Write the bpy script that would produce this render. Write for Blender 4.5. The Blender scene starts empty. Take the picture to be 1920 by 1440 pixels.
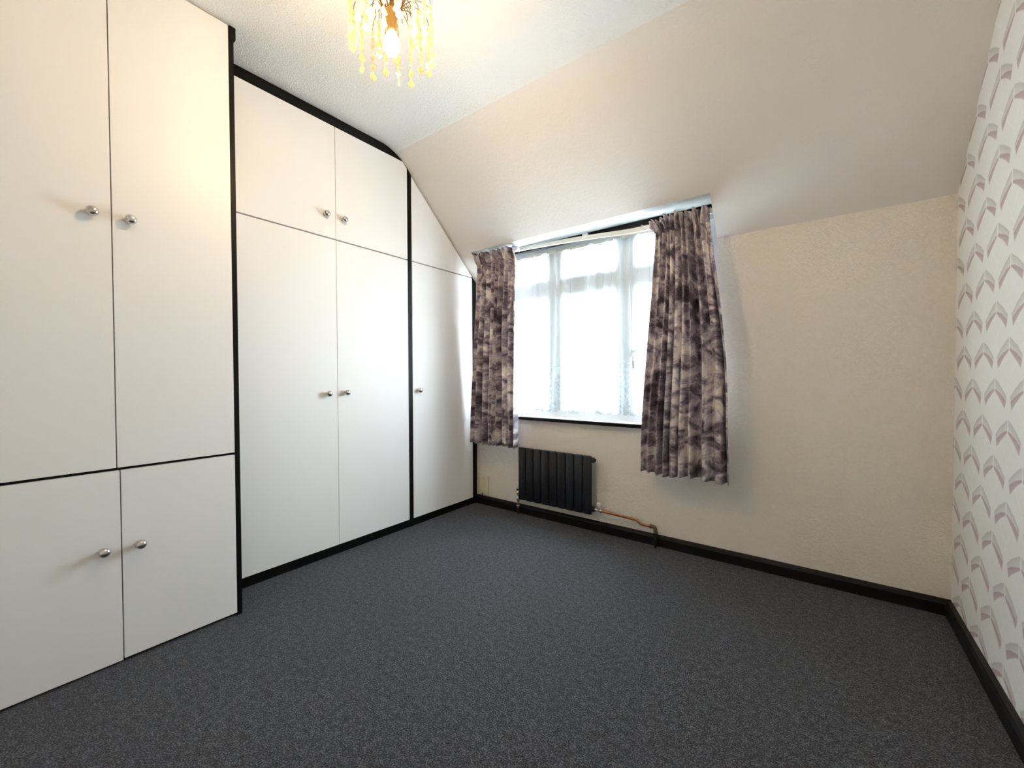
import bpy, bmesh, math, random
from mathutils import Vector, Matrix
random.seed(7)
sc = bpy.context.scene
C = sc.collection
PI = math.pi

# ------------------------------------------------------------------ camera
F_PX, YAW, PITCH, ROLL, CAM_H = 770.8, math.radians(36.776), math.radians(-1.062), math.radians(-0.200), 0.9854
fwd = Vector((-math.sin(YAW)*math.cos(PITCH), math.cos(YAW)*math.cos(PITCH), math.sin(PITCH)))
rt0 = Vector((math.cos(YAW), math.sin(YAW), 0)); up0 = rt0.cross(fwd)
rt = rt0*math.cos(ROLL) + up0*math.sin(ROLL); up = up0*math.cos(ROLL) - rt0*math.sin(ROLL)
cd = bpy.data.cameras.new('camera'); cam = bpy.data.objects.new('camera', cd); C.objects.link(cam)
M = Matrix((rt, up, -fwd)).transposed().to_4x4(); M.translation = (0, 0, CAM_H)
cam.matrix_world = M
cd.sensor_width = 36; cd.lens = F_PX/1920*36; cd.clip_start = 0.02; cd.clip_end = 300
sc.camera = cam

# ------------------------------------------------------------------ light
SKY_COL, SKY_STR, BULB_STR, EXPOSURE = (0.82, 0.94, 1.0), 15.5, 225.0, 1.15
w = bpy.data.worlds.new('world'); sc.world = w; w.use_nodes = True
bg = w.node_tree.nodes['Background']; bg.inputs[0].default_value = (*SKY_COL, 1); bg.inputs[1].default_value = SKY_STR
pl = bpy.data.lights.new('window_portal', 'AREA'); pl.shape = 'RECTANGLE'; pl.size = 1.56; pl.size_y = 1.16
pl.cycles.is_portal = True
po = bpy.data.objects.new('window_portal', pl); C.objects.link(po)
po.location = (-1.235, 2.56, 1.29); po.rotation_euler = (-PI/2, 0, 0)   # faces into the room (-Y)
vs = sc.view_settings
vs.view_transform = 'Standard'; vs.look = 'None'; vs.gamma = 1; vs.exposure = EXPOSURE; vs.use_curve_mapping = False
sc.cycles.max_bounces = 8; sc.cycles.diffuse_bounces = 6; sc.cycles.transparent_max_bounces = 16
sc.cycles.sample_clamp_indirect = 8; sc.cycles.use_light_tree = False; sc.cycles.caustics_reflective = False; sc.cycles.caustics_refractive = False

# ------------------------------------------------------------------ dimensions
A, B, D, R, K, H, YS = 1.923, 2.142, 2.409, 0.4395, 1.7134, 2.414, 1.657
YR, XL = -0.80, -2.78                         # wall behind the camera, wall behind the wardrobes
SL = (H-K)/(D-YS)
WX0, WX1, SILL, HEAD, YG = -2.03, -0.44, 0.70, 1.886, 2.485
YSOF = D-(HEAD-K)/SL

# ------------------------------------------------------------------ material helpers
class NT:
    def __init__(s, name):
        s.m = bpy.data.materials.new(name); s.m.use_nodes = True
        s.t = s.m.node_tree; s.n = s.t.nodes; s.n.clear()
        s.out = s.n.new('ShaderNodeOutputMaterial')
    def new(s, t, **kw):
        n = s.n.new(t)
        for k, v in kw.items():
            if k in ('ins',):
                for a, b in v.items(): s.put(n.inputs[a], b)
            else: setattr(n, k, v)
        return n
    def put(s, sock, v):
        if isinstance(v, bpy.types.NodeSocket): s.t.links.new(v, sock)
        elif isinstance(v, (tuple, list)) and sock.type == 'RGBA' and len(v) == 3: sock.default_value = (*v, 1)
        else: sock.default_value = v
    def math(s, op, a, b=0.0, c=0.0, clamp=False):
        n = s.new('ShaderNodeMath', operation=op, use_clamp=clamp)
        s.put(n.inputs[0], a); s.put(n.inputs[1], b); s.put(n.inputs[2], c); return n.outputs[0]
    def step(s, v, lo, hi):
        n = s.new('ShaderNodeMapRange', interpolation_type='SMOOTHSTEP')
        s.put(n.inputs[0], v); s.put(n.inputs[1], lo); s.put(n.inputs[2], hi); return n.outputs[0]
    def mix(s, f, a, b):
        n = s.new('ShaderNodeMix', data_type='RGBA'); s.put(n.inputs[0], f); s.put(n.inputs[6], a); s.put(n.inputs[7], b); return n.outputs[2]
    def obj(s): return s.new('ShaderNodeTexCoord').outputs['Object']
    def uv(s): return s.new('ShaderNodeTexCoord').outputs['UV']
    def noise(s, vec, scale, detail=3, rough=.5, dist=0.0):
        n = s.new('ShaderNodeTexNoise', ins={'Vector': vec, 'Scale': scale, 'Detail': detail, 'Roughness': rough, 'Distortion': dist}); return n.outputs[0]
    def bump(s, h, strength, dist=.002):
        return s.new('ShaderNodeBump', ins={'Height': h, 'Strength': strength, 'Distance': dist}).outputs[0]
    def ramp(s, f, stops):
        n = s.new('ShaderNodeValToRGB'); e = n.color_ramp.elements
        while len(e) < len(stops): e.new(.5)
        for el, (p, c) in zip(e, stops): el.position = p; el.color = (*c, 1)
        s.put(n.inputs[0], f); return n.outputs[0]
    def principled(s, **kw):
        n = s.new('ShaderNodeBsdfPrincipled')
        for k, v in kw.items(): s.put(n.inputs[k.replace('_', ' ')], v)
        return n.outputs[0]
    def done(s, sh): s.put(s.out.inputs[0], sh); return s.m
def lin(r, g, b): return tuple(((c/255+.055)/1.055)**2.4 if c > 10 else c/255/12.92 for c in (r, g, b))
def plain(name, col, rough=.5, metal=0.0, bumps=None, spec=.5):
    k = NT(name); kw = dict(Base_Color=col, Roughness=rough, Metallic=metal)
    kw['Specular IOR Level'] = spec
    if bumps: kw['Normal'] = k.bump(k.noise(k.obj(), bumps[0], 3), bumps[1], bumps[2])
    return k.done(k.principled(**kw))

# walls and ceilings
def plaster(name, col, kind):
    k = NT(name); o = k.obj()
    if kind == 'anaglypta':                     # embossed swirls
        a = k.noise(o, 26, 2, .5, 2.6)
        b = k.math('ABSOLUTE', k.math('SUBTRACT', k.math('FRACT', k.math('MULTIPLY', a, 5.0)), .5))
        h = k.math('ADD', k.math('MULTIPLY', b, 1.0), k.math('MULTIPLY', k.noise(o, 120, 2), .35))
        nrm = k.bump(h, .9, .0032); rough = .75
    elif kind == 'stipple':
        h = k.math('ADD', k.noise(o, 150, 4, .7), k.math('MULTIPLY', k.noise(o, 38, 3, .5, 1.5), .8)); nrm = k.bump(h, .8, .005); rough = .7
    else:
        h = k.math('ADD', k.noise(o, 60, 4, .6, 1.0), k.math('MULTIPLY', k.noise(o, 12, 2), 1.2)); nrm = k.bump(h, .5, .004); rough = .6
    v = k.noise(o, 1.6, 2)
    c = k.mix(v, tuple(x*.97 for x in col), tuple(min(1, x*1.03) for x in col))
    return k.done(k.principled(Base_Color=c, Roughness=rough, Normal=nrm))
M_wall = plaster('cream_anaglypta', lin(248, 241, 229), 'anaglypta')
M_ceil = plaster('white_stipple', lin(242, 243, 243), 'stipple')
M_slope = plaster('slope_emulsion', lin(238, 233, 228), 'smooth')
M_soffit = plaster('white_soffit', lin(238, 242, 242), 'stipple')
M_plain = plaster('white_emulsion', lin(236, 234, 228), 'smooth')

def wallpaper():
    k = NT('leaf_trellis_wallpaper'); o = k.obj()
    sep = k.new('ShaderNodeSeparateXYZ'); k.put(sep.inputs[0], o); y, z = sep.outputs[1], sep.outputs[2]
    wob = k.math('MULTIPLY', k.math('SUBTRACT', k.noise(o, 30, 2), .5), .006)
    t = k.math('DIVIDE', k.math('SUBTRACT', y, 1.8165), .1155)
    kk = k.math('FLOOR', t); s = k.math('SUBTRACT', t, kk)
    def leaf(par, axis):
        za = k.math('ADD', 1.216, k.math('MULTIPLY', k.math('ADD', axis, 1.0), .12))
        wv = k.math('ADD', k.math('FLOORED_MODULO', k.math('SUBTRACT', za, z), .24), wob)
        bow = k.math('MULTIPLY', k.math('SINE', k.math('MULTIPLY', par, PI)), .006)
        U = k.math('SUBTRACT', k.math('MULTIPLY', par, .066), bow)
        Mi = k.math('SUBTRACT', k.math('MULTIPLY_ADD', par, .046, .033), bow)
        L = k.math('SUBTRACT', k.math('MULTIPLY_ADD', par, .075, .040), bow)
        e = .003
        rng = k.math('MULTIPLY', k.step(par, .01, .06), k.math('SUBTRACT', 1.0, k.step(k.math('ADD', par, k.math('MULTIPLY', k.math('SUBTRACT', wv, .07), 3.0)), .80, .87)))
        def band(lo, hi): return k.math('MULTIPLY', k.math('MULTIPLY', k.step(k.math('SUBTRACT', wv, lo), -e, e), k.step(k.math('SUBTRACT', hi, wv), -e, e)), rng)
        # tone across each band: darker at the upper edge, fading downward
        f1 = k.math('SUBTRACT', 1.0, k.math('MULTIPLY', k.math('DIVIDE', k.math('SUBTRACT', wv, U), .035), .75), clamp=True)
        f2 = k.math('SUBTRACT', 1.0, k.math('MULTIPLY', k.math('DIVIDE', k.math('SUBTRACT', wv, Mi), .030), .35), clamp=True)
        # faint embossed stripe along the opposite diamond edge
        em = k.math('SUBTRACT', 1.0, k.step(k.math('ABSOLUTE', k.math('SUBTRACT', wv, k.math('MULTIPLY_ADD', par, -.11, .125))), .001, .006))
        return k.math('MULTIPLY', band(U, Mi), f1), k.math('MULTIPLY', band(Mi, L), f2), em
    a1, a2, ae = leaf(s, kk)
    b1, b2, be = leaf(k.math('SUBTRACT', 1.0, s), k.math('ADD', kk, 1.0))
    light = k.math('MAXIMUM', a1, b1); dark = k.math('MAXIMUM', a2, b2); emb = k.math('MAXIMUM', ae, be)
    base = k.mix(k.noise(o, 7, 2), lin(234, 235, 232), lin(239, 240, 238))
    base = k.mix(k.math('MULTIPLY', emb, .6), base, lin(243, 243, 240))
    c = k.mix(k.math('MULTIPLY', light, .95), base, lin(198, 196, 193))
    mauve = k.mix(k.noise(o, 11, 2), lin(176, 157, 160), lin(192, 168, 174))
    c = k.mix(dark, c, mauve)
    h = k.math('ADD', k.math('ADD', light, dark), k.math('MULTIPLY', k.noise(o, 260, 2), .4))
    return k.done(k.principled(Base_Color=c, Roughness=.65, Normal=k.bump(h, .25, .0008)))
M_paper = wallpaper()

def carpet():
    k = NT('charcoal_carpet'); o = k.obj()
    tuft = k.noise(o, 230, 3, .65); big = k.noise(o, 3.0, 3, .6); mid = k.noise(o, 55, 2)
    f = k.math('ADD', k.math('MULTIPLY', tuft, .8), k.math('MULTIPLY', mid, .2))
    c = k.ramp(f, [(.42, (.0022, .0024, .0034)), (.5, (.021, .0224, .0280)), (.58, (.15, .157, .185))])
    c = k.mix(k.math('MULTIPLY', big, .35), c, (.016, .017, .021))
    return k.done(k.principled(Base_Color=c, Roughness=.95, Normal=k.bump(f, 1.0, .008), **{'Sheen Weight': .14, 'Sheen Roughness': .5, 'Sheen Tint': (.8, .85, 1)}))
M_carpet = carpet()
M_door = plain('white_melamine', lin(246, 246, 246), .42, 0, (220, .05, .0006), .35)
M_black = plain('black_satin_paint', (.004, .004, .0045), .45, 0, (30, .05, .001), .18)
M_skirt = plain('black_skirting_paint', (.005, .005, .007), .45, 0, (30, .08, .001), .3)
M_knob = plain('brushed_nickel', (.62, .60, .58), .22, 1.0)
M_white = plain('white_gloss_paint', lin(240, 242, 242), .28)
M_upvc = plain('white_upvc', lin(240, 243, 245), .3)
M_rad = plain('anthracite_enamel', (.010, .0125, .019), .36)
M_chrome = plain('chrome', (.75, .75, .77), .15, 1.0)
M_copper = plain('copper', (.40, .18, .095), .4, 1.0)
M_oldbrass = plain('tarnished_brass', (.20, .13, .08), .4, 1.0)
M_capwhite = plain('white_plastic', lin(232, 230, 222), .4)
M_cream = plain('cream_plastic', lin(232, 226, 196), .4)
M_brass = plain('polished_brass', (.80, .52, .20), .22, 1.0)
M_wire = plain('bronze_wire', (.30, .20, .11), .35, 1.0)
M_lead = plain('lead_came', (.10, .12, .12), .5, .6)
M_cable = plain('black_cable', (.01, .01, .01), .5)

def glass():
    k = NT('window_glass')
    t = k.new('ShaderNodeBsdfTransparent').outputs[0]; g = k.new('ShaderNodeBsdfGlossy', ins={'Roughness': .02}).outputs[0]
    mx = k.new('ShaderNodeMixShader'); k.put(mx.inputs[0], .06); k.put(mx.inputs[1], t); k.put(mx.inputs[2], g)
    return k.done(mx.outputs[0])
M_glass = glass()
def crystal():
    k = NT('champagne_crystal')
    t = k.new('ShaderNodeBsdfTransparent', ins={'Color': (1, .93, .72)}).outputs[0]
    d = k.new('ShaderNodeBsdfTranslucent', ins={'Color': (1, .86, .52)}).outputs[0]
    g = k.new('ShaderNodeBsdfGlossy', ins={'Roughness': .06, 'Color': (1, .9, .66)}).outputs[0]
    m1 = k.new('ShaderNodeMixShader'); k.put(m1.inputs[0], .45); k.put(m1.inputs[1], d); k.put(m1.inputs[2], g)
    m2 = k.new('ShaderNodeMixShader'); k.put(m2.inputs[0], .62); k.put(m2.inputs[1], t); k.put(m2.inputs[2], m1.outputs[0])
    return k.done(m2.outputs[0])
M_crystal = crystal()
def bulbmat():
    k = NT('lit_bulb'); e = k.new('ShaderNodeEmission', ins={'Color': (1, .70, .38), 'Strength': BULB_STR}).outputs[0]
    return k.done(e)
M_bulb = bulbmat()

def curtain_mat():
    k = NT('plum_marbled_fabric'); uv = k.uv()
    mp = k.new('ShaderNodeMapping', ins={'Vector': uv, 'Rotation': (0, 0, .5), 'Scale': (5.5, 12, 1)}).outputs[0]
    n1 = k.noise(mp, 1.0, 7, .66, 1.1)
    mp2 = k.new('ShaderNodeMapping', ins={'Vector': uv, 'Rotation': (0, 0, -.35), 'Scale': (20, 34, 1)}).outputs[0]
    n2 = k.noise(mp2, 1.0, 5, .65, 1.2)
    n3 = k.noise(uv, 2.6, 2, .5, .6)
    f = k.math('ADD', k.math('ADD', k.math('MULTIPLY', n1, .86), k.math('MULTIPLY', n2, .20)), k.math('MULTIPLY', k.math('SUBTRACT', n3, .5), .30))
    c = k.ramp(f, [(.36, lin(50, 39, 52)), (.44, lin(104, 90, 106)), (.50, lin(153, 140, 154)), (.56, lin(208, 198, 203)), (.63, lin(243, 235, 227))])
    weave = k.noise(uv, 900, 1)
    p = k.principled(Base_Color=c, Roughness=.55, Normal=k.bump(weave, .1, .0006), **{'Sheen Weight': .3})
    tr = k.new('ShaderNodeBsdfTranslucent', ins={'Color': c}).outputs[0]
    mx = k.new('ShaderNodeMixShader'); k.put(mx.inputs[0], .10); k.put(mx.inputs[1], p); k.put(mx.inputs[2], tr)
    return k.done(mx.outputs[0])
M_curtain = curtain_mat()

def net_mat(name, lace):
    k = NT(name)
    if lace:                                     # UV in metres
        uv = k.uv(); sep = k.new('ShaderNodeSeparateXYZ'); k.put(sep.inputs[0], uv); u, v = sep.outputs[0], sep.outputs[1]
        def wrap(x, p): return k.math('SUBTRACT', k.math('FLOORED_MODULO', x, p), p/2)
        def ring(px, pz, oz, r0, wd):
            a = wrap(u, px); b = wrap(k.math('ADD', v, oz), pz)
            d = k.math('SQRT', k.math('ADD', k.math('MULTIPLY', a, a), k.math('MULTIPLY', b, b)))
            return k.math('SUBTRACT', 1.0, k.step(k.math('ABSOLUTE', k.math('SUBTRACT', d, r0)), wd*.4, wd))
        r1 = ring(.055, .06, 0, .017, .006); r2 = ring(.055, .06, .03, .007, .005); r3 = ring(.0275, .03, .01, .003, .005)
        b1 = k.math('SUBTRACT', 1.0, k.step(k.math('ABSOLUTE', k.math('SUBTRACT', v, .312)), .004, .006))
        b2 = k.math('SUBTRACT', 1.0, k.step(k.math('ABSOLUTE', k.math('SUBTRACT', v, .294)), .003, .005))
        low = k.math('SUBTRACT', 1.0, k.step(v, .245, .26))
        pat = k.math('MULTIPLY', k.math('MAXIMUM', r1, k.math('MAXIMUM', r2, r3)), low)
        hem = k.math('MULTIPLY', k.math('SUBTRACT', 1.0, k.step(v, .03, .045)), .5)
        f = k.math('MAXIMUM', k.math('MAXIMUM', b1, b2), k.math('MAXIMUM', pat, hem))
        fac = k.math('MULTIPLY_ADD', f, .5, .38)
    else: fac = .38
    t = k.new('ShaderNodeBsdfTransparent').outputs[0]
    col = lin(214, 222, 226)
    d = k.new('ShaderNodeBsdfDiffuse', ins={'Color': col}).outputs[0]; tr = k.new('ShaderNodeBsdfTranslucent', ins={'Color': col}).outputs[0]
    m1 = k.new('ShaderNodeMixShader'); k.put(m1.inputs[0], .5); k.put(m1.inputs[1], d); k.put(m1.inputs[2], tr)
    m2 = k.new('ShaderNodeMixShader'); k.put(m2.inputs[0], fac); k.put(m2.inputs[1], t); k.put(m2.inputs[2], m1.outputs[0])
    return k.done(m2.outputs[0])
M_net = net_mat('white_voile', False); M_lace = net_mat('white_lace', True)

# ------------------------------------------------------------------ mesh helpers
def link(name, bm, mat, parent=None, smooth=False):
    me = bpy.data.meshes.new(name); bm.normal_update(); bm.to_mesh(me); bm.free()
    if smooth:
        for p in me.polygons: p.use_smooth = True
        if smooth == 'angle': me.set_sharp_from_angle(angle=.7)
    me.materials.append(mat)
    o = bpy.data.objects.new(name, me); C.objects.link(o)
    if parent: o.parent = parent; o.matrix_parent_inverse = parent.matrix_world.inverted()
    return o
def box(bm, x0, x1, y0, y1, z0, z1, bev=0.0):
    r = bmesh.ops.create_cube(bm, size=1)
    vs_ = r['verts']
    for v in vs_: v.co = Vector((x0+(v.co.x+.5)*(x1-x0), y0+(v.co.y+.5)*(y1-y0), z0+(v.co.z+.5)*(z1-z0)))
    if bev:
        es = list({e for v in vs_ for e in v.link_edges})
        bmesh.ops.bevel(bm, geom=es, offset=bev, segments=2, affect='EDGES', profile=.7)
def B1(name, mat, parent, *a, bev=0.0):
    bm = bmesh.new(); box(bm, *a, bev=bev); return link(name, bm, mat, parent)
def prism(bm, pts, axis, a, b, bev=0.0):
    """closed polygon pts (2-D) extruded along an axis from a to b"""
    def P(p, t): return {'x': (t, p[0], p[1]), 'y': (p[0], t, p[1]), 'z': (p[0], p[1], t)}[axis]
    v0 = [bm.verts.new(P(p, a)) for p in pts]; v1 = [bm.verts.new(P(p, b)) for p in pts]
    n = len(pts); bm.faces.new(v0); bm.faces.new(v1[::-1])
    for i in range(n): bm.faces.new((v0[i], v1[i], v1[(i+1) % n], v0[(i+1) % n]))
    bmesh.ops.recalc_face_normals(bm, faces=bm.faces)
    if bev: bmesh.ops.bevel(bm, geom=list(bm.edges), offset=bev, segments=2, affect='EDGES', profile=.7)
def lathe(bm, prof, org, axis, n=24):
    """prof: (radius, distance along axis)"""
    ax = Vector(axis).normalized(); t = ax.orthogonal().normalized(); b = ax.cross(t); org = Vector(org); rings = []
    for r, d in prof:
        if r < 1e-6: rings.append([bm.verts.new(org+ax*d)])
        else: rings.append([bm.verts.new(org+ax*d+(t*math.cos(2*PI*i/n)+b*math.sin(2*PI*i/n))*r) for i in range(n)])
    for p, q in zip(rings, rings[1:]):
        for i in range(n):
            j = (i+1) % n
            if len(p) == 1 and len(q) == 1: break
            if len(p) == 1: bm.faces.new((p[0], q[j], q[i]))
            elif len(q) == 1: bm.faces.new((p[i], p[j], q[0]))
            else: bm.faces.new((p[i], p[j], q[j], q[i]))
    for end, flip in ((rings[0], True), (rings[-1], False)):
        if len(end) > 1: bm.faces.new(end[::-1] if flip else end)
def tube(bm, pts, r, n=10, caps=True):
    pts = [Vector(p) for p in pts]; rings = []; ref = None
    for i, p in enumerate(pts):
        d = (pts[min(i+1, len(pts)-1)]-pts[max(i-1, 0)]).normalized()
        if ref is None: ref = d.orthogonal().normalized()
        ref = (ref-d*ref.dot(d)).normalized(); b = d.cross(ref)
        rr = r[i] if isinstance(r, (list, tuple)) else r
        rings.append([bm.verts.new(p+(ref*math.cos(2*PI*k/n)+b*math.sin(2*PI*k/n))*rr) for k in range(n)])
    for p, q in zip(rings, rings[1:]):
        for k in range(n): bm.faces.new((p[k], p[(k+1) % n], q[(k+1) % n], q[k]))
    if caps: bm.faces.new(rings[0][::-1]); bm.faces.new(rings[-1])
def smooth_pts(pts, it=2):
    pts = [Vector(p) for p in pts]
    for _ in range(it):
        o = [pts[0]]
        for a, b in zip(pts, pts[1:]): o += [a.lerp(b, .25), a.lerp(b, .75)]
        pts = o+[pts[-1]]
    return pts
def empty(name, loc, label=None, cat=None, group=None, kind=None):
    o = bpy.data.objects.new(name, None); C.objects.link(o); o.location = loc; o.empty_display_size = .05
    bpy.context.view_layer.update()
    return tag(o, label, cat, group, kind)
def tag(o, label=None, cat=None, group=None, kind=None):
    if label: o['label'] = label
    if cat: o['category'] = cat
    if group: o['group'] = group
    if kind: o['kind'] = kind
    return o
def struct(o, label, cat): return tag(o, label, cat, kind='structure')

# ------------------------------------------------------------------ room shell
struct(B1('floor', M_carpet, None, XL-.1, R+.1, YR-.1, D+.1, -.12, 0), 'charcoal grey flecked carpet covering the whole floor', 'floor')
# flat ceiling with its rounded edge, then the slope
a0, a1, a2 = Vector((1.545, H)), Vector((YS, H)), Vector((YS+.10, H-.10*SL))
fil = [a0.lerp(a1, t).lerp(a1.lerp(a2, t), t) for t in [i/10 for i in range(11)]]
def sheet(name, rows, mat, x0=XL-.05, x1=R+.05):
    """profile rows (y,z) swept in x, given thickness upward/outward"""
    bm = bmesh.new(); n = len(rows)
    lo = []
    for x in (x0, x1):
        a = [bm.verts.new((x, y, z)) for y, z in rows]
        b = []
        for i, (y, z) in enumerate(rows):
            p = Vector(rows[max(i-1, 0)]); q = Vector(rows[min(i+1, n-1)]); d = (q-p).normalized(); nn = Vector((-d.y, d.x))
            b.append(bm.verts.new((x, y+nn.x*.06, z+nn.y*.06)))
        lo.append((a, b))
    (a, b), (c, d) = lo
    for i in range(n-1):
        bm.faces.new((a[i], a[i+1], c[i+1], c[i])); bm.faces.new((b[i], d[i], d[i+1], b[i+1]))
        bm.faces.new((a[i], b[i], b[i+1], a[i+1])); bm.faces.new((c[i], c[i+1], d[i+1], d[i]))
    bm.faces.new((a[0], c[0], d[0], b[0])); bm.faces.new((a[-1], b[-1], d[-1], c[-1]))
    bmesh.ops.recalc_face_normals(bm, faces=bm.faces)
    return bm
rows1 = [(YR-.05, H)]+[tuple(p) for p in fil[:6]]
o = link('ceiling', sheet('c', rows1, M_ceil), M_ceil, smooth='angle'); struct(o, 'flat white stippled ceiling above the hanging lamp', 'ceiling')
rows2 = [tuple(p) for p in fil[5:]]+[(YSOF, HEAD)]
bm = sheet('s', rows2, M_slope)
def slab(bm, pts, nrm, th):
    v0 = [bm.verts.new(p) for p in pts]; v1 = [bm.verts.new(Vector(p)+nrm*th) for p in pts]; n = len(pts)
    bm.faces.new(v0); bm.faces.new(v1[::-1])
    for i in range(n): bm.faces.new((v0[i], v1[i], v1[(i+1) % n], v0[(i+1) % n]))
sn = Vector((0, SL, 1)).normalized()
for x0, x1 in ((XL-.05, WX0), (WX1, R+.05)):
    slab(bm, [(x0, YSOF, HEAD), (x1, YSOF, HEAD), (x1, D+.02, K-.02*SL), (x0, D+.02, K-.02*SL)], sn, .06)
bmesh.ops.recalc_face_normals(bm, faces=bm.faces)
bmesh.ops.remove_doubles(bm, verts=bm.verts, dist=1e-5)
o = link('ceiling_slope', bm, M_slope, smooth='angle'); struct(o, 'pale grey sloping ceiling running down to the window wall', 'ceiling')
# window wall
WT = .14
bm = bmesh.new()
box(bm, XL-.05, WX0, D, D+WT, -.1, K); box(bm, WX1, R+.05, D, D+WT, -.1, K); box(bm, WX0, WX1, D, D+WT, -.1, SILL-.024)
struct(link('wall_back', bm, M_wall), 'cream embossed papered wall under and beside the window', 'wall')
bm = bmesh.new(); prism(bm, [(YR-.05, -.1), (D+.1, -.1), (D+.1, K), (D, K+.06), (YS, H+.05), (YR-.05, H+.05)], 'x', R, R+.1)
struct(link('wall_right', bm, M_paper), 'wall papered in white with mauve and grey leaf trellis', 'wall')
struct(B1('wall_left', M_plain, None, XL-.1, XL, YR-.05, D+.1, -.1, H+.05), 'plain white wall behind the fitted wardrobes', 'wall')
struct(B1('wall_front', M_plain, None, XL-.1, R+.1, YR-.1, YR, -.1, H+.05), 'plain white wall facing the window', 'wall')
# window recess: soffit and cheeks
struct(B1('trim_1', M_soffit, None, WX0, WX1, YSOF, D+WT, HEAD, HEAD+.03), 'white stippled soffit over the window recess', 'soffit')
for nm, xa, xb, side in (('trim_2', WX0-.03, WX0, 'wardrobe'), ('trim_3', WX1, WX1+.03, 'wallpaper')):
    bm = bmesh.new(); prism(bm, [(YSOF+.004, HEAD+.02), (D+WT, HEAD+.02), (D+WT, SILL-.03), (D+.004, SILL-.03), (D+.004, K)], 'x', xa, xb)
    struct(link(nm, bm, M_slope), 'white cheek of the window recess on the %s side' % side, 'reveal')
# skirting
def skirt(name, pts, axis, a, b, label):
    bm = bmesh.new(); prism(bm, pts, axis, a, b); struct(link(name, bm, M_skirt), label, 'skirting')
skirt('baseboard_back', [(D, 0), (D-.018, 0), (D-.018, .046), (D-.013, .058), (D-.005, .064), (D, .064)], 'x', -B, R, 'low black skirting board below the window wall')
bm = bmesh.new(); prism(bm, [(R, 0), (R-.018, 0), (R-.018, .046), (R-.013, .058), (R-.005, .064), (R, .064)], 'y', YR, D-.018)
struct(link('baseboard_right', bm, M_skirt), 'low black skirting board below the leaf wallpaper', 'skirting')

# ------------------------------------------------------------------ window
win = empty('window_1', ((WX0+WX1)/2, YG, SILL), 'white three light window with leaded fanlights behind net curtain', 'window', kind='structure')
y0, y1 = YG-.03, YG+.035
bm = bmesh.new(); fw = .045
box(bm, WX0, WX0+fw, y0, y1, SILL, HEAD, .004); box(bm, WX1-fw, WX1, y0, y1, SILL, HEAD, .004)
box(bm, WX0+fw, WX1-fw, y0, y1, SILL, SILL+.055, .004); box(bm, WX0+fw, WX1-fw, y0, y1, HEAD-.05, HEAD, .004)
link('window_frame', bm, M_upvc, win)
MU = (-1.455, -.953); TZ0, TZ1 = 1.545, 1.632
for mx in MU: B1('mullion', M_upvc, win, mx-.042, mx+.042, y0, y1, SILL+.055, HEAD-.05, bev=.005)
spans = [(WX0+fw, MU[0]-.042), (MU[0]+.042, MU[1]-.042), (MU[1]+.042, WX1-fw)]
leads = []
for i, (xa, xb) in enumerate(spans):
    B1('transom', M_upvc, win, xa, xb, y0, y1, TZ0, TZ1, bev=.005)
    # sash frames standing proud
    for za, zb in ((SILL+.055, TZ0), (TZ1, HEAD-.05)):
        bm = bmesh.new(); s = .022
        box(bm, xa, xa+s, y0-.012, y1-.01, za, zb, .003); box(bm, xb-s, xb, y0-.012, y1-.01, za, zb, .003)
        box(bm, xa+s, xb-s, y0-.012, y1-.01, za, za+s, .003); box(bm, xa+s, xb-s, y0-.012, y1-.01, zb-s, zb, .003)
        link('sash', bm, M_upvc, win)
        pane = B1('pane', M_glass, win, xa+s, xb-s, YG-.002, YG+.002, za+s, zb-s)
        if za > 1.5:                      # leaded pattern of the fanlights
            bm = bmesh.new(); ax_, bx_, az, bz = xa+s, xb-s, za+s, zb-s
            cx, cz = (ax_+bx_)/2, (az+bz)/2; W2, H2 = (bx_-ax_)/2, (bz-az)/2; yy = YG-.004
            def ln(*p): tube(bm, [(cx+a*W2, yy, cz+b*H2) for a, b in p], .0022, 6)
            for b in (.80, .52, -.52, -.80): ln((-.55 if abs(b) > .6 else -.82, b), (.55 if abs(b) > .6 else .82, b))
            for a in (-.82, .82): ln((a, -.52), (a, .52))
            for a in (-.55, .55): ln((a, .52), (a, .80)); ln((a, -.52), (a, -.80))
            for a in (-.14, 0, .14): ln((a, -.80), (a, .80))
            for sg in (-1, 1):
                ln((sg*.82, .12), (sg*.95, .12)); ln((sg*.82, -.12), (sg*.95, -.12))
                for sv in (-1, 1):
                    ln(*[(sg*(.82-.27*math.sin(t*PI/2)), sv*(.52-.34*math.cos(t*PI/2))) for t in [j/6 for j in range(7)]])
            link('lead_came', bm, M_lead, pane)
hb = bmesh.new(); box(hb, -.905, -.885, y0-.03, y0-.01, 1.10, 1.14, .003)
tube(hb, [(-.895, y0-.035, 1.13), (-.895, y0-.045, 1.12), (-.893, y0-.045, 1.03)], .007, 8)
link('window_handle', hb, M_chrome, win, True)
# sill board with black nosing
sl = B1('window_sill', M_white, win, WX0, WX1, D-.022, y0-.001, SILL-.022, SILL, bev=.002)
bm = bmesh.new(); box(bm, WX0+.02, WX1-.02, D-.034, D-.022, SILL-.023, SILL-.002, .003); link('sill_nosing', bm, M_black, sl)

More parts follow.
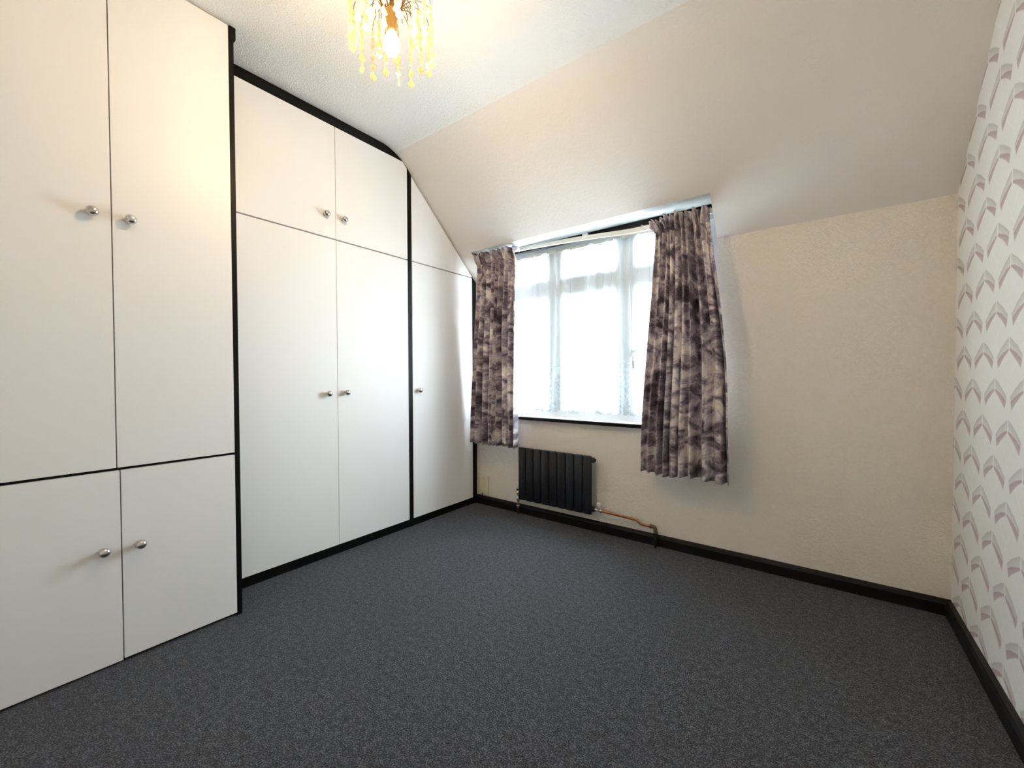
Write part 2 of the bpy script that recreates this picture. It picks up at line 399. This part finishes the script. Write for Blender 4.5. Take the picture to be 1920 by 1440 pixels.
# ------------------------------------------------------------------ wardrobes
def knob(parent, x, y, z):
    bm = bmesh.new()
    lathe(bm, [(.010, 0), (.010, .003), (.0075, .005), (.0070, .008), (.0095, .0105), (.0140, .0145), (.0163, .0200), (.0163, .0245), (.0140, .0305), (.0090, .0350), (0, .0368)], (x, y, z), (1, 0, 0), 20)
    o = link('knob', bm, M_knob, parent, True); o['label'] = 'round brushed metal knob'; return o
def door(parent, x, pts, kn=None):
    """slab door in the plane x, outline pts (y,z)"""
    bm = bmesh.new(); prism(bm, pts, 'x', x-.018, x, bev=.0012)
    d = link('door', bm, M_door, parent); d['label'] = 'flat white door'
    if kn: knob(d, x, *kn)
    return d
def rect(a, b, c, d): return [(a, c), (b, c), (b, d), (a, d)]
G = .0016
# tall wardrobe nearest the camera
wa = empty('fitted_wardrobe', (-A, -.03, 0), 'tall white fitted wardrobe standing proud, nearest the camera', 'wardrobe')
B1('carcass', M_black, wa, XL+.005, -A-.019, YR+.005, .688, 0, H-.004)
zg0, zg1 = .6665, .677
for base, s_up, s_lo, e in ((0, .3125, .3205, .6665), (-.71, -.4, -.394, -.0415)):
    l = base-.04 if base == 0 else YR+.01
    zk = (1.53, .402)
    door(wa, -A, rect(l, s_up-G, zg1, H-.008), (s_up-.049, zk[0]))
    door(wa, -A, rect(s_up+G, e, zg1, H-.008), (s_up+.045, zk[0]))
    door(wa, -A, rect(l, s_lo-G, .008, zg0), (s_lo-.046, zk[1]))
    door(wa, -A, rect(s_lo+G, e, .012, zg0), (s_lo+.046, zk[1]-.002))
bm = bmesh.new(); box(bm, -A-.018, -A-.001, .668, .686, 0, H-.006, .001); link('edge_strip', bm, M_black, wa)
bm = bmesh.new(); box(bm, -A-.03, -A+.004, .6685, .693, H-.055, H-.006, .004); link('corner_block', bm, M_black, wa)

# double wardrobe
wb = empty('fitted_wardrobe', (-B, 1.24, 0), 'white four door fitted wardrobe below thick black top strip', 'wardrobe')
zt = 2.358
bm = bmesh.new(); prism(bm, [(.694, .0), (1.756, 0), (1.756, 2.30), (1.70, 2.36), (1.56, H-.01), (.694, H-.01)], 'x', XL+.005, -B-.019); link('carcass', bm, M_black, wb)
zb0, zb1 = 1.7385, 1.7455
door(wb, -B, rect(.75, 1.248-G, zb1, zt), (1.186, 1.863))
door(wb, -B, [(1.248+G, zb1), (1.7405, zb1), (1.7405, 2.327), (1.707, zt), (1.248+G, zt)], (1.291, 1.863))
door(wb, -B, rect(.75, 1.249-G, .0495, zb0), (1.188, .895))
door(wb, -B, rect(1.249+G, 1.7405, .0495, zb0), (1.295, .898))
# fascia that follows the ceiling
fp = [(.694, zt+.003), (1.707, zt+.003), (1.735, 2.335)]
def slope_z(y): 
    return H-(y-YS)*SL
top = [(1.752, slope_z(1.752)-.006)]
for p in reversed(fil): 
    if p.x < 1.752: top.append((p.x, p.y-.003))
fp += top + [(.694, H-.003)]
bm = bmesh.new(); prism(bm, fp, 'x', -B-.018, -B-.0005); link('top_strip', bm, M_black, wb)
bm = bmesh.new(); prism(bm, rect(.70, 1.7405, .0, .047), 'x', -B-.018, -B-.004); link('plinth', bm, M_black, wb)
bm = bmesh.new(); prism(bm, [(1.7425, 0), (1.774, 0), (1.774, slope_z(1.774)-.006), (1.7425, 2.335)], 'x', -B-.018, -B-.001); link('divider_post', bm, M_black, wb)

# narrow wardrobe under the slope
wc = empty('fitted_wardrobe', (-B, 2.07, 0), 'narrow white fitted wardrobe with slanted top beside the window', 'wardrobe')
yr = D-.006
bm = bmesh.new(); prism(bm, [(1.776, 0), (yr, 0), (yr, slope_z(yr)-.01), (1.776, slope_z(1.776)-.01)], 'x', XL+.005, -B-.019); link('carcass', bm, M_black, wc)
door(wc, -B, [(1.7765, zb1), (2.354, zb1), (2.354, slope_z(2.354)-.014), (1.7765, slope_z(1.7765)-.014)])
door(wc, -B, rect(1.7765, 2.356, .0495, zb0), (1.82, .895))
bm = bmesh.new(); prism(bm, [(2.3575, 0), (yr, 0), (yr, slope_z(yr)-.008), (2.3575, slope_z(2.3575)-.008)], 'x', -B-.018, -B-.001); link('edge_post', bm, M_black, wc)
bm = bmesh.new(); prism(bm, rect(1.7765, 2.357, 0, .047), 'x', -B-.018, -B-.004); link('plinth', bm, M_black, wc)

# ------------------------------------------------------------------ curtain rail, curtains, net
rail = empty('curtain_rail', (-1.23, D-.06, 1.86), 'sagging white curtain rail under the recess soffit', 'curtain rail')
ry = D-.062
rp = smooth_pts([(-2.015, ry, 1.876), (-1.70, ry, 1.875), (-1.17, ry, 1.851), (-.83, ry, 1.822), (-.60, ry, 1.838), (-.452, ry, 1.842)], 3)
bm = bmesh.new()
ringsv = []
sec = [(-.005, .013), (.005, .013), (.005, -.013), (-.005, -.013)]
for p in rp: ringsv.append([bm.verts.new((p.x, p.y+a, p.z+b)) for a, b in sec])
for p, q in zip(ringsv, ringsv[1:]):
    for i in range(4): bm.faces.new((p[i], p[(i+1) % 4], q[(i+1) % 4], q[i]))
bm.faces.new(ringsv[0][::-1]); bm.faces.new(ringsv[-1]); bmesh.ops.recalc_face_normals(bm, faces=bm.faces)
link('track', bm, M_capwhite, rail)
def rail_z(x):
    for p, q in zip(rp, rp[1:]):
        if p.x <= x <= q.x: return p.z+(q.z-p.z)*(x-p.x)/(q.x-p.x)
    return rp[0].z
for bx_ in (-1.90, -1.18, -.62):
    bm = bmesh.new(); z = rail_z(bx_); box(bm, bx_-.017, bx_+.017, ry-.007, ry+.012, z-.006, z+.028, .002); 
    link('bracket', bm, M_white, rail)
bm = bmesh.new(); box(bm, WX0+.004, WX1-.002, D-.042, D-.012, HEAD-.034, HEAD-.0005, .002)
tag(link('pelmet_batten', bm, M_black), 'black painted wooden batten under the recess soffit behind the rail', 'batten')

def cloth(name, mat, cols, rows, fn, parent=None, thick=.0, uvf=None):
    """fn(i/cols, j/rows) -> point; uv in metres by arc length"""
    P = [[Vector(fn(i/cols, j/rows)) for i in range(cols+1)] for j in range(rows+1)]
    arc = [0.0]; mid = P[rows//2]
    for a, b in zip(mid, mid[1:]): arc.append(arc[-1]+(b-a).length)
    bm = bmesh.new(); uvl = bm.loops.layers.uv.new('UVMap')
    V = [[bm.verts.new(p) for p in r] for r in P]
    zref = P[-1][0].z
    for j in range(rows):
        for i in range(cols):
            f = bm.faces.new((V[j][i], V[j+1][i], V[j+1][i+1], V[j][i+1]))
            for lp, (a, b) in zip(f.loops, ((j, i), (j+1, i), (j+1, i+1), (j, i+1))):
                lp[uvl].uv = (arc[b], P[a][b].z-(uvf if uvf is not None else 0))
    o = link(name, bm, mat, parent, True)
    if thick:
        md = o.modifiers.new('solidify', 'SOLIDIFY'); md.thickness = thick; md.offset = 0
    return o
def lerp(a, b, t): return a+(b-a)*t
def sstep(t): t = max(0, min(1, t)); return t*t*(3-2*t)

def make_curtain(label, top, bot, ztop, zbot, npl, seed, flare, group):
    rnd = random.Random(seed); ph = [rnd.uniform(0, 6.28) for _ in range(8)]; Z = ztop-zbot
    (xa, xb), (xc, xd) = top, bot
    e = empty('curtain', ((xc+xd)/2, D-.09, zbot), label, 'curtain', group)
    def wave(u, v):
        w_ = u*npl + .22*math.sin(u*9+ph[0]) + .10*math.sin(3*v+u*5+ph[1]) + .25*v*math.sin(u*4+ph[2])
        s = math.sin(2*PI*w_)
        return (abs(s)**.75)*(1 if s > 0 else -1), math.cos(2*PI*w_)
    def body(u, v):                 # v 0 at the tape, 1 at hem
        b = sstep(v*1.1)*.7+v*.3
        l = lerp(xa, xc, b); r_ = lerp(xb, xd, b)
        if flare: r_ += .028*math.sin(PI*min(1, v*1.25))*(1 if v < .8 else 1)
        s, c = wave(u, v)
        amp = lerp(.016, .033, sstep(v*2.2))*(1+.35*math.sin(u*17+ph[3]))
        x = lerp(l, r_, u)+.006*c*math.sin(ph[4]+u*12)
        y = D-.130+amp*s+(.004+.006*math.exp(-v*9))*math.sin(u*npl*2*PI*2.2+v*7+ph[5])
        z = lerp(ztop-.075, zbot, v)+.004*math.sin(u*11+ph[6])*v
        return x, y, z
    cloth('drape', M_curtain, 260, 56, body, e, .002)
    def head(u, v):                 # frill above the tape: v 0 at top, 1 at the tape
        x, y, z = body(u, 0)
        f = 1-v
        s2 = math.sin(2*PI*(u*npl*2.2+.35*math.sin(u*23+ph[0]))+ph[7])
        y2 = y+(.004+.030*f)*s2*(1-v**3)-.016*math.sin(PI*v)
        if flare: x -= .070*f**1.5*max(0, 1-u*3.2)
        z = lerp(ztop, ztop-.080, v)+.006*f*math.sin(u*40+ph[1])-(.022*f*max(0, 1-u*4) if flare else 0)
        return x, y2, z
    cloth('gathered_heading', M_curtain, 260, 10, head, e, .002)
    for i in range(7):
        u = (i+.5)/7; x, y, z = body(u, 0); bm = bmesh.new(); box(bm, x-.004, x+.004, y+.002, D-.0705, ztop-.02, ztop+.008, .001)
        link('hook', bm, M_capwhite, e)
    return e
make_curtain('marbled plum curtain hanging between the wardrobe and the radiator', (-2.030, -1.652), (-2.092, -1.660), 1.872, .494, 9.0, 3, False, 'pair of window curtains')
make_curtain('marbled plum curtain hanging on the bare wall side of the window', (-.722, -.450), (-.797, -.350), 1.838, .447, 9.0, 11, True, 'pair of window curtains')

# net curtain
nt = empty('net_curtain', (-1.23, D+.02, .745), 'sheer white net curtain with lace border across the window', 'net curtain')
folds = [(-1.76, .018, .010), (-1.60, .020, .012), (-1.50, .030, .020), (-1.43, .030, .018), (-1.19, .026, .014), (-1.075, .026, .014), (-1.02, .018, .010), (-.97, .028, .016), (-.91, .018, .010), (-.86, .022, .012), (-.80, .016, .009), (-.72, .02, .012), (-.65, .02, .012), (-.57, .02, .012), (-1.88, .02, .012), (-1.33, .012, .007)]
NX0, NX1, NZ0, NZ1 = -2.01, -.46, .748, 1.835
def netf(u, v):
    s = lerp(NX0, NX1, u); x = s; y = D+.022+.006*math.sin(s*38)+.004*math.sin(s*71+1)
    for c, amp, w_ in folds:
        cc = c-.035*v*(1 if c < -1.3 else .4)+.012*math.sin(v*4+c*9); q = (s-cc)/w_
        if abs(q) < 4:
            g = math.exp(-q*q); x -= 1.9*w_*q*g*(.35+.65*min(1, v*2+.4)); y += -amp*.8*g
    z = lerp(NZ1, NZ0, v) + (.006*math.sin(s*2*PI/.055) if v > .995 else 0)
    return x, y, z
SPL = .70
cloth('voile', M_net, 620, 14, lambda u, v: netf(u, v*SPL), nt)
cloth('lace_border', M_lace, 620, 8, lambda u, v: netf(u, SPL+v*(1-SPL)), nt, uvf=NZ0)
bm = bmesh.new(); box(bm, NX0, NX1, D+.020, D+.026, NZ1-.012, NZ1+.012, .002); link('net_header', bm, M_capwhite, nt)

# ------------------------------------------------------------------ radiator
rx0, rx1, rz0, rz1, rcy = -1.690, -1.128, .122, .489, D-.062
rad = empty('radiator', ((rx0+rx1)/2, rcy, rz0), 'anthracite column radiator on the wall under the window', 'radiator')
pit = (rx1-rx0)/9; colmesh = None
for i in range(9):
    cx = rx0+pit*(i+.5)
    if colmesh is None:
        bm = bmesh.new(); n = 20; pr = []
        for j in range(n):
            t = 2*PI*j/n; pr.append((.0300*math.copysign(abs(math.cos(t))**.6, math.cos(t)), .0125*math.sin(t)))
        prism(bm, pr, 'z', rz0, rz1)
        o = link('column', bm, M_rad, rad); colmesh = o
        for p in o.data.polygons: p.use_smooth = len(p.vertices) == 4
        bv = o.modifiers.new('bevel', 'BEVEL'); bv.width = .004; bv.segments = 2; bv.limit_method = 'ANGLE'; bv.angle_limit = 1.0
    else:
        o = colmesh.copy(); C.objects.link(o)
    o.location = (cx, rcy-.012, 0)
for z in (rz1-.032, rz0+.026):
    bm = bmesh.new(); tube(bm, [(rx0-.006, rcy+.018, z), (rx1+.001, rcy+.018, z)], .017, 14); link('header_tube', bm, M_rad, rad, True)
bm = bmesh.new(); lathe(bm, [(.011, 0), (.011, .012), (.007, .014)], (rx1-.001, rcy+.018, rz1-.032), (1, 0, 0), 12); link('air_vent', bm, M_rad, rad, True)
for bxx in (rx0+.12, rx1-.12):
    for z in (rz1-.06, rz0+.07):
        B1('wall_bracket', M_rad, rad, bxx-.012, bxx+.012, rcy+.02, D-.0005, z-.02, z+.02)
# valves and pipes
hy = rcy+.018
lv = empty('radiator_valve', (-1.716, hy, .0), 'chrome valve with grey head at the wardrobe end of the radiator', 'valve')
bm = bmesh.new(); lathe(bm, [(.012, .185), (.014, .19), (.0155, .215), (.0135, .237), (.006, .241)], (-1.716, hy, 0), (0, 0, 1), 16); link('valve_head', bm, M_capwhite, lv, True)
bm = bmesh.new(); lathe(bm, [(.012, .172), (.014, .178), (.014, .186)], (-1.716, hy, 0), (0, 0, 1), 16); link('collar', bm, M_cable, lv, True)
bm = bmesh.new(); lathe(bm, [(.008, .10), (.0115, .104), (.0115, .118), (.009, .122), (.011, .15), (.012, .172)], (-1.716, hy, 0), (0, 0, 1), 16)
tube(bm, [(-1.716, hy, .14), (rx0-.004, hy, .14)], .010, 12); link('valve_body', bm, M_chrome, lv, True)
bm = bmesh.new(); tube(bm, [(-1.716, hy, .003), (-1.716, hy, .105)], .0075, 12); link('pipe', bm, M_oldbrass, lv, True)
bm = bmesh.new(); lathe(bm, [(.0115, .046), (.0125, .05), (.0125, .062), (.0115, .066)], (-1.716, hy, 0), (0, 0, 1), 12); link('compression_nut', bm, M_chrome, lv, True)
rv = empty('radiator_valve', (-1.098, hy, .1), 'chrome valve with white cap at the copper pipe end of the radiator', 'valve')
bm = bmesh.new(); lathe(bm, [(.0125, .163), (.0125, .193), (.010, .197)], (-1.098, hy, 0), (0, 0, 1), 16); link('valve_cap', bm, M_capwhite, rv, True)
bm = bmesh.new(); lathe(bm, [(.008, 0), (.012, .002), (.012, .014), (.0085, .017), (.0085, .035), (.012, .04), (.0125, .052), (.0085, .055)], (-1.127, hy, .148), (1, 0, -.02), 16)
lathe(bm, [(.008, .145), (.008, .164)], (-1.098, hy, 0), (0, 0, 1), 12); link('valve_body', bm, M_chrome, rv, True)
pp = empty('heating_pipe', (-.90, hy, .1), 'bare copper heating pipe running along the wall to the floor', 'pipe')
pts = smooth_pts([(-1.075, hy, .147), (-.99, hy+.004, .142), (-.872, hy+.008, .136), (-.855, hy+.008, .133), (-.832, hy+.008, .116), (-.815, hy+.008, .115), (-.758, hy+.008, .115)], 2)
bm = bmesh.new(); tube(bm, pts, .0078, 12); link('copper_run', bm, M_copper, pp, True)
bm = bmesh.new(); tube(bm, smooth_pts([(-.775, hy+.008, .115), (-.748, hy+.006, .116), (-.745, hy+.002, .088)], 2), .0105, 12)
lathe(bm, [(.0125, 0), (.0125, .010)], (-.779, hy+.008, .115), (1, 0, 0), 12); lathe(bm, [(.0125, .082), (.0125, .092)], (-.745, hy+.002, 0), (0, 0, 1), 12)
link('elbow', bm, M_oldbrass, pp, True)
bm = bmesh.new(); tube(bm, [(-.745, hy+.002, .09), (-.745, hy-.004, .002)], .0085, 12); link('drop_pipe', bm, M_skirt, pp, True)
# cream plate by the wardrobe
sk = empty('wall_plate', (-2.068, D, .15), 'cream blank wall plate low beside the narrow wardrobe', 'wall plate')
B1('plate', M_cream, sk, -2.110, -2.024, D-.014, D-.0002, .082, .218, bev=.004)
for z in (.100, .200):
    bm = bmesh.new(); lathe(bm, [(.0035, 0), (.003, .0015), (0, .002)], (-2.067, D-.014, z), (0, -1, 0), 10); link('screw', bm, M_chrome, sk)
bm = bmesh.new(); tube(bm, [(-2.080, D-.012, .085), (-2.080, D-.022, .07), (-2.078, D-.024, .004)], .0035, 8); link('cable', bm, M_cable, sk, True)

# ------------------------------------------------------------------ chandelier
LX, LY = -1.1395, .869
ch = empty('chandelier', (LX, LY, H), 'small brass waterfall chandelier hung with champagne crystal strings', 'ceiling light')
bm = bmesh.new(); lathe(bm, [(.048, 0), (.048, .006), (.040, .018), (.018, .026), (.006, .032), (0, .033)], (LX, LY, H-.0005), (0, 0, -1), 28); link('ceiling_rose', bm, M_brass, ch, True)
bm = bmesh.new(); tube(bm, [(LX, LY, H-.028), (LX, LY, 2.19)], .005, 10); link('stem', bm, M_brass, ch, True)
bm = bmesh.new(); lathe(bm, [(0, 2.215), (.010, 2.213), (.014, 2.200), (.024, 2.190), (.026, 2.180), (.018, 2.170), (.017, 2.128), (.015, 2.122), (0, 2.121)], (LX, LY, 0), (0, 0, 1), 24); link('lamp_holder', bm, M_brass, ch, True)
bm = bmesh.new(); lathe(bm, [(.012, 2.124), (.013, 2.118), (.020, 2.106), (.0255, 2.092), (.0265, 2.080), (.024, 2.066), (.017, 2.054), (.008, 2.048), (0, 2.0465)], (LX, LY, 0), (0, 0, 1), 20)
bmesh.ops.recalc_face_normals(bm, faces=bm.faces)
link('bulb', bm, M_bulb, ch, True)['label'] = 'lit warm white bulb'
def bead(bm, p, r, h):
    r_ = bmesh.ops.create_uvsphere(bm, u_segments=7, v_segments=5, radius=1)
    rot = random.uniform(0, 6.28)
    for v in r_['verts']:
        c = v.co.copy(); v.co = Vector((p[0]+r*(c.x*math.cos(rot)-c.y*math.sin(rot)*.8), p[1]+r*(c.x*math.sin(rot)+c.y*math.cos(rot)*.8), p[2]+c.z*h))
def drop(bm, p, wd, ht, ang):
    n = 4; tpt = bm.verts.new(p); bpt = bm.verts.new((p[0], p[1], p[2]-ht)); ring = []
    ca, sa = math.cos(ang), math.sin(ang)
    for a, b in ((wd/2, 0), (0, wd*.22), (-wd/2, 0), (0, -wd*.22)):
        ring.append(bm.verts.new((p[0]+a*ca-b*sa, p[1]+a*sa+b*ca, p[2]-ht*.62)))
    for i in range(n):
        bm.faces.new((tpt, ring[i], ring[(i+1) % n])); bm.faces.new((bpt, ring[(i+1) % n], ring[i]))
    bmesh.ops.recalc_face_normals(bm, faces=bm.faces)
view = math.atan2(-LY, -LX)
def face(): return view+PI/2+random.uniform(-.7, .7)
def tier(n, rr, ztip, nb, off, rise):
    for i in range(n):
        a = view+off+2*PI*i/n; ca, sa = math.cos(a), math.sin(a)
        base = 2.188
        prof_ = smooth_pts([Vector((.020, base-.006, 0)), Vector((.034, base+.030, 0)), Vector((rr*.62, base+rise, 0)), Vector((rr*.97, base+rise*.7, 0)), Vector((rr, ztip, 0))], 3)
        bm = bmesh.new(); tube(bm, [(LX+p.x*ca, LY+p.x*sa, p.y) for p in prof_], .0016, 5)
        arm = link('arm', bm, M_wire, ch, True)
        if nb == 0: continue
        bm = bmesh.new(); z = ztip-.004; x, y = LX+rr*ca, LY+rr*sa
        for b in range(nb):
            bead(bm, (x, y, z-.0095), .0068, .0098); z -= .0205
        st = link('crystal_string', bm, M_crystal, ch, False)
        bm = bmesh.new()
        if i % 5 == 3: 
            drop(bm, (x, y, z), .022, .032, face()); z -= .030; tube(bm, [(x, y, z), (x, y, z-.030)], .0022, 6)
        else:
            drop(bm, (x, y, z), .024, .038, face())
            if i % 3: drop(bm, (x, y, z-.036), .024, .036, face())
        link('crystal_drop', bm, M_crystal, st, False)
tier(18, .130, 2.205, 5, PI/18, .062)
tier(9, .086, 2.218, 3, .17, .066)
tier(16, .062, 2.200, 0, PI/16, .050)

# ------------------------------------------------------------------ outside
M_render = plain('white_render', lin(225, 228, 228), .8)
M_tile = plain('roof_tiles', lin(150, 140, 140), .7)
M_road = plain('pale_paving', lin(205, 208, 208), .8)
M_dark = plain('dark_glazing', lin(90, 105, 112), .2)
gd = B1('ground', M_road, None, -40, 40, 3.2, 45, -2.9, -2.8); struct(gd, 'pale paved street outside below the window', 'street')
hs = empty('house', (-9, 16, -2.8), 'pale rendered house across the street seen through the net', 'house')
B1('wall', M_render, hs, -19, 3, 16, 22, -2.8, 1.55)
for r in range(14):
    t = r/14; y = 15.6+3.4*t; z = 1.5+2.2*t
    bm = bmesh.new(); slab(bm, [(-19.4, y, z), (3.4, y, z), (3.4, y+.27, z+.175), (-19.4, y+.27, z+.175)], Vector((0, -.3, 1)).normalized(), .05); link('roof_course', bm, M_tile, hs)
for xw in (-15.5, -11.2, -7.4, -3.2, .4):
    for zw in (-.4, -2.3):
        f = B1('house_window', M_white, hs, xw-.75, xw+.75, 15.94, 16.02, zw-.05, zw+1.25); B1('pane', M_dark, f, xw-.65, xw-.03, 15.92, 15.95, zw+.05, zw+1.15); B1('pane', M_dark, f, xw+.03, xw+.65, 15.92, 15.95, zw+.05, zw+1.15)
bm = bmesh.new(); tube(bm, [(-9.2, 15.93, -2.8), (-9.2, 15.93, 1.5)], .05, 8); link('drainpipe', bm, M_dark, hs)
bm = bmesh.new(); box(bm, -13.6, -12.6, 18, 18.9, 2.6, 4.9); link('chimney', bm, M_tile, hs)
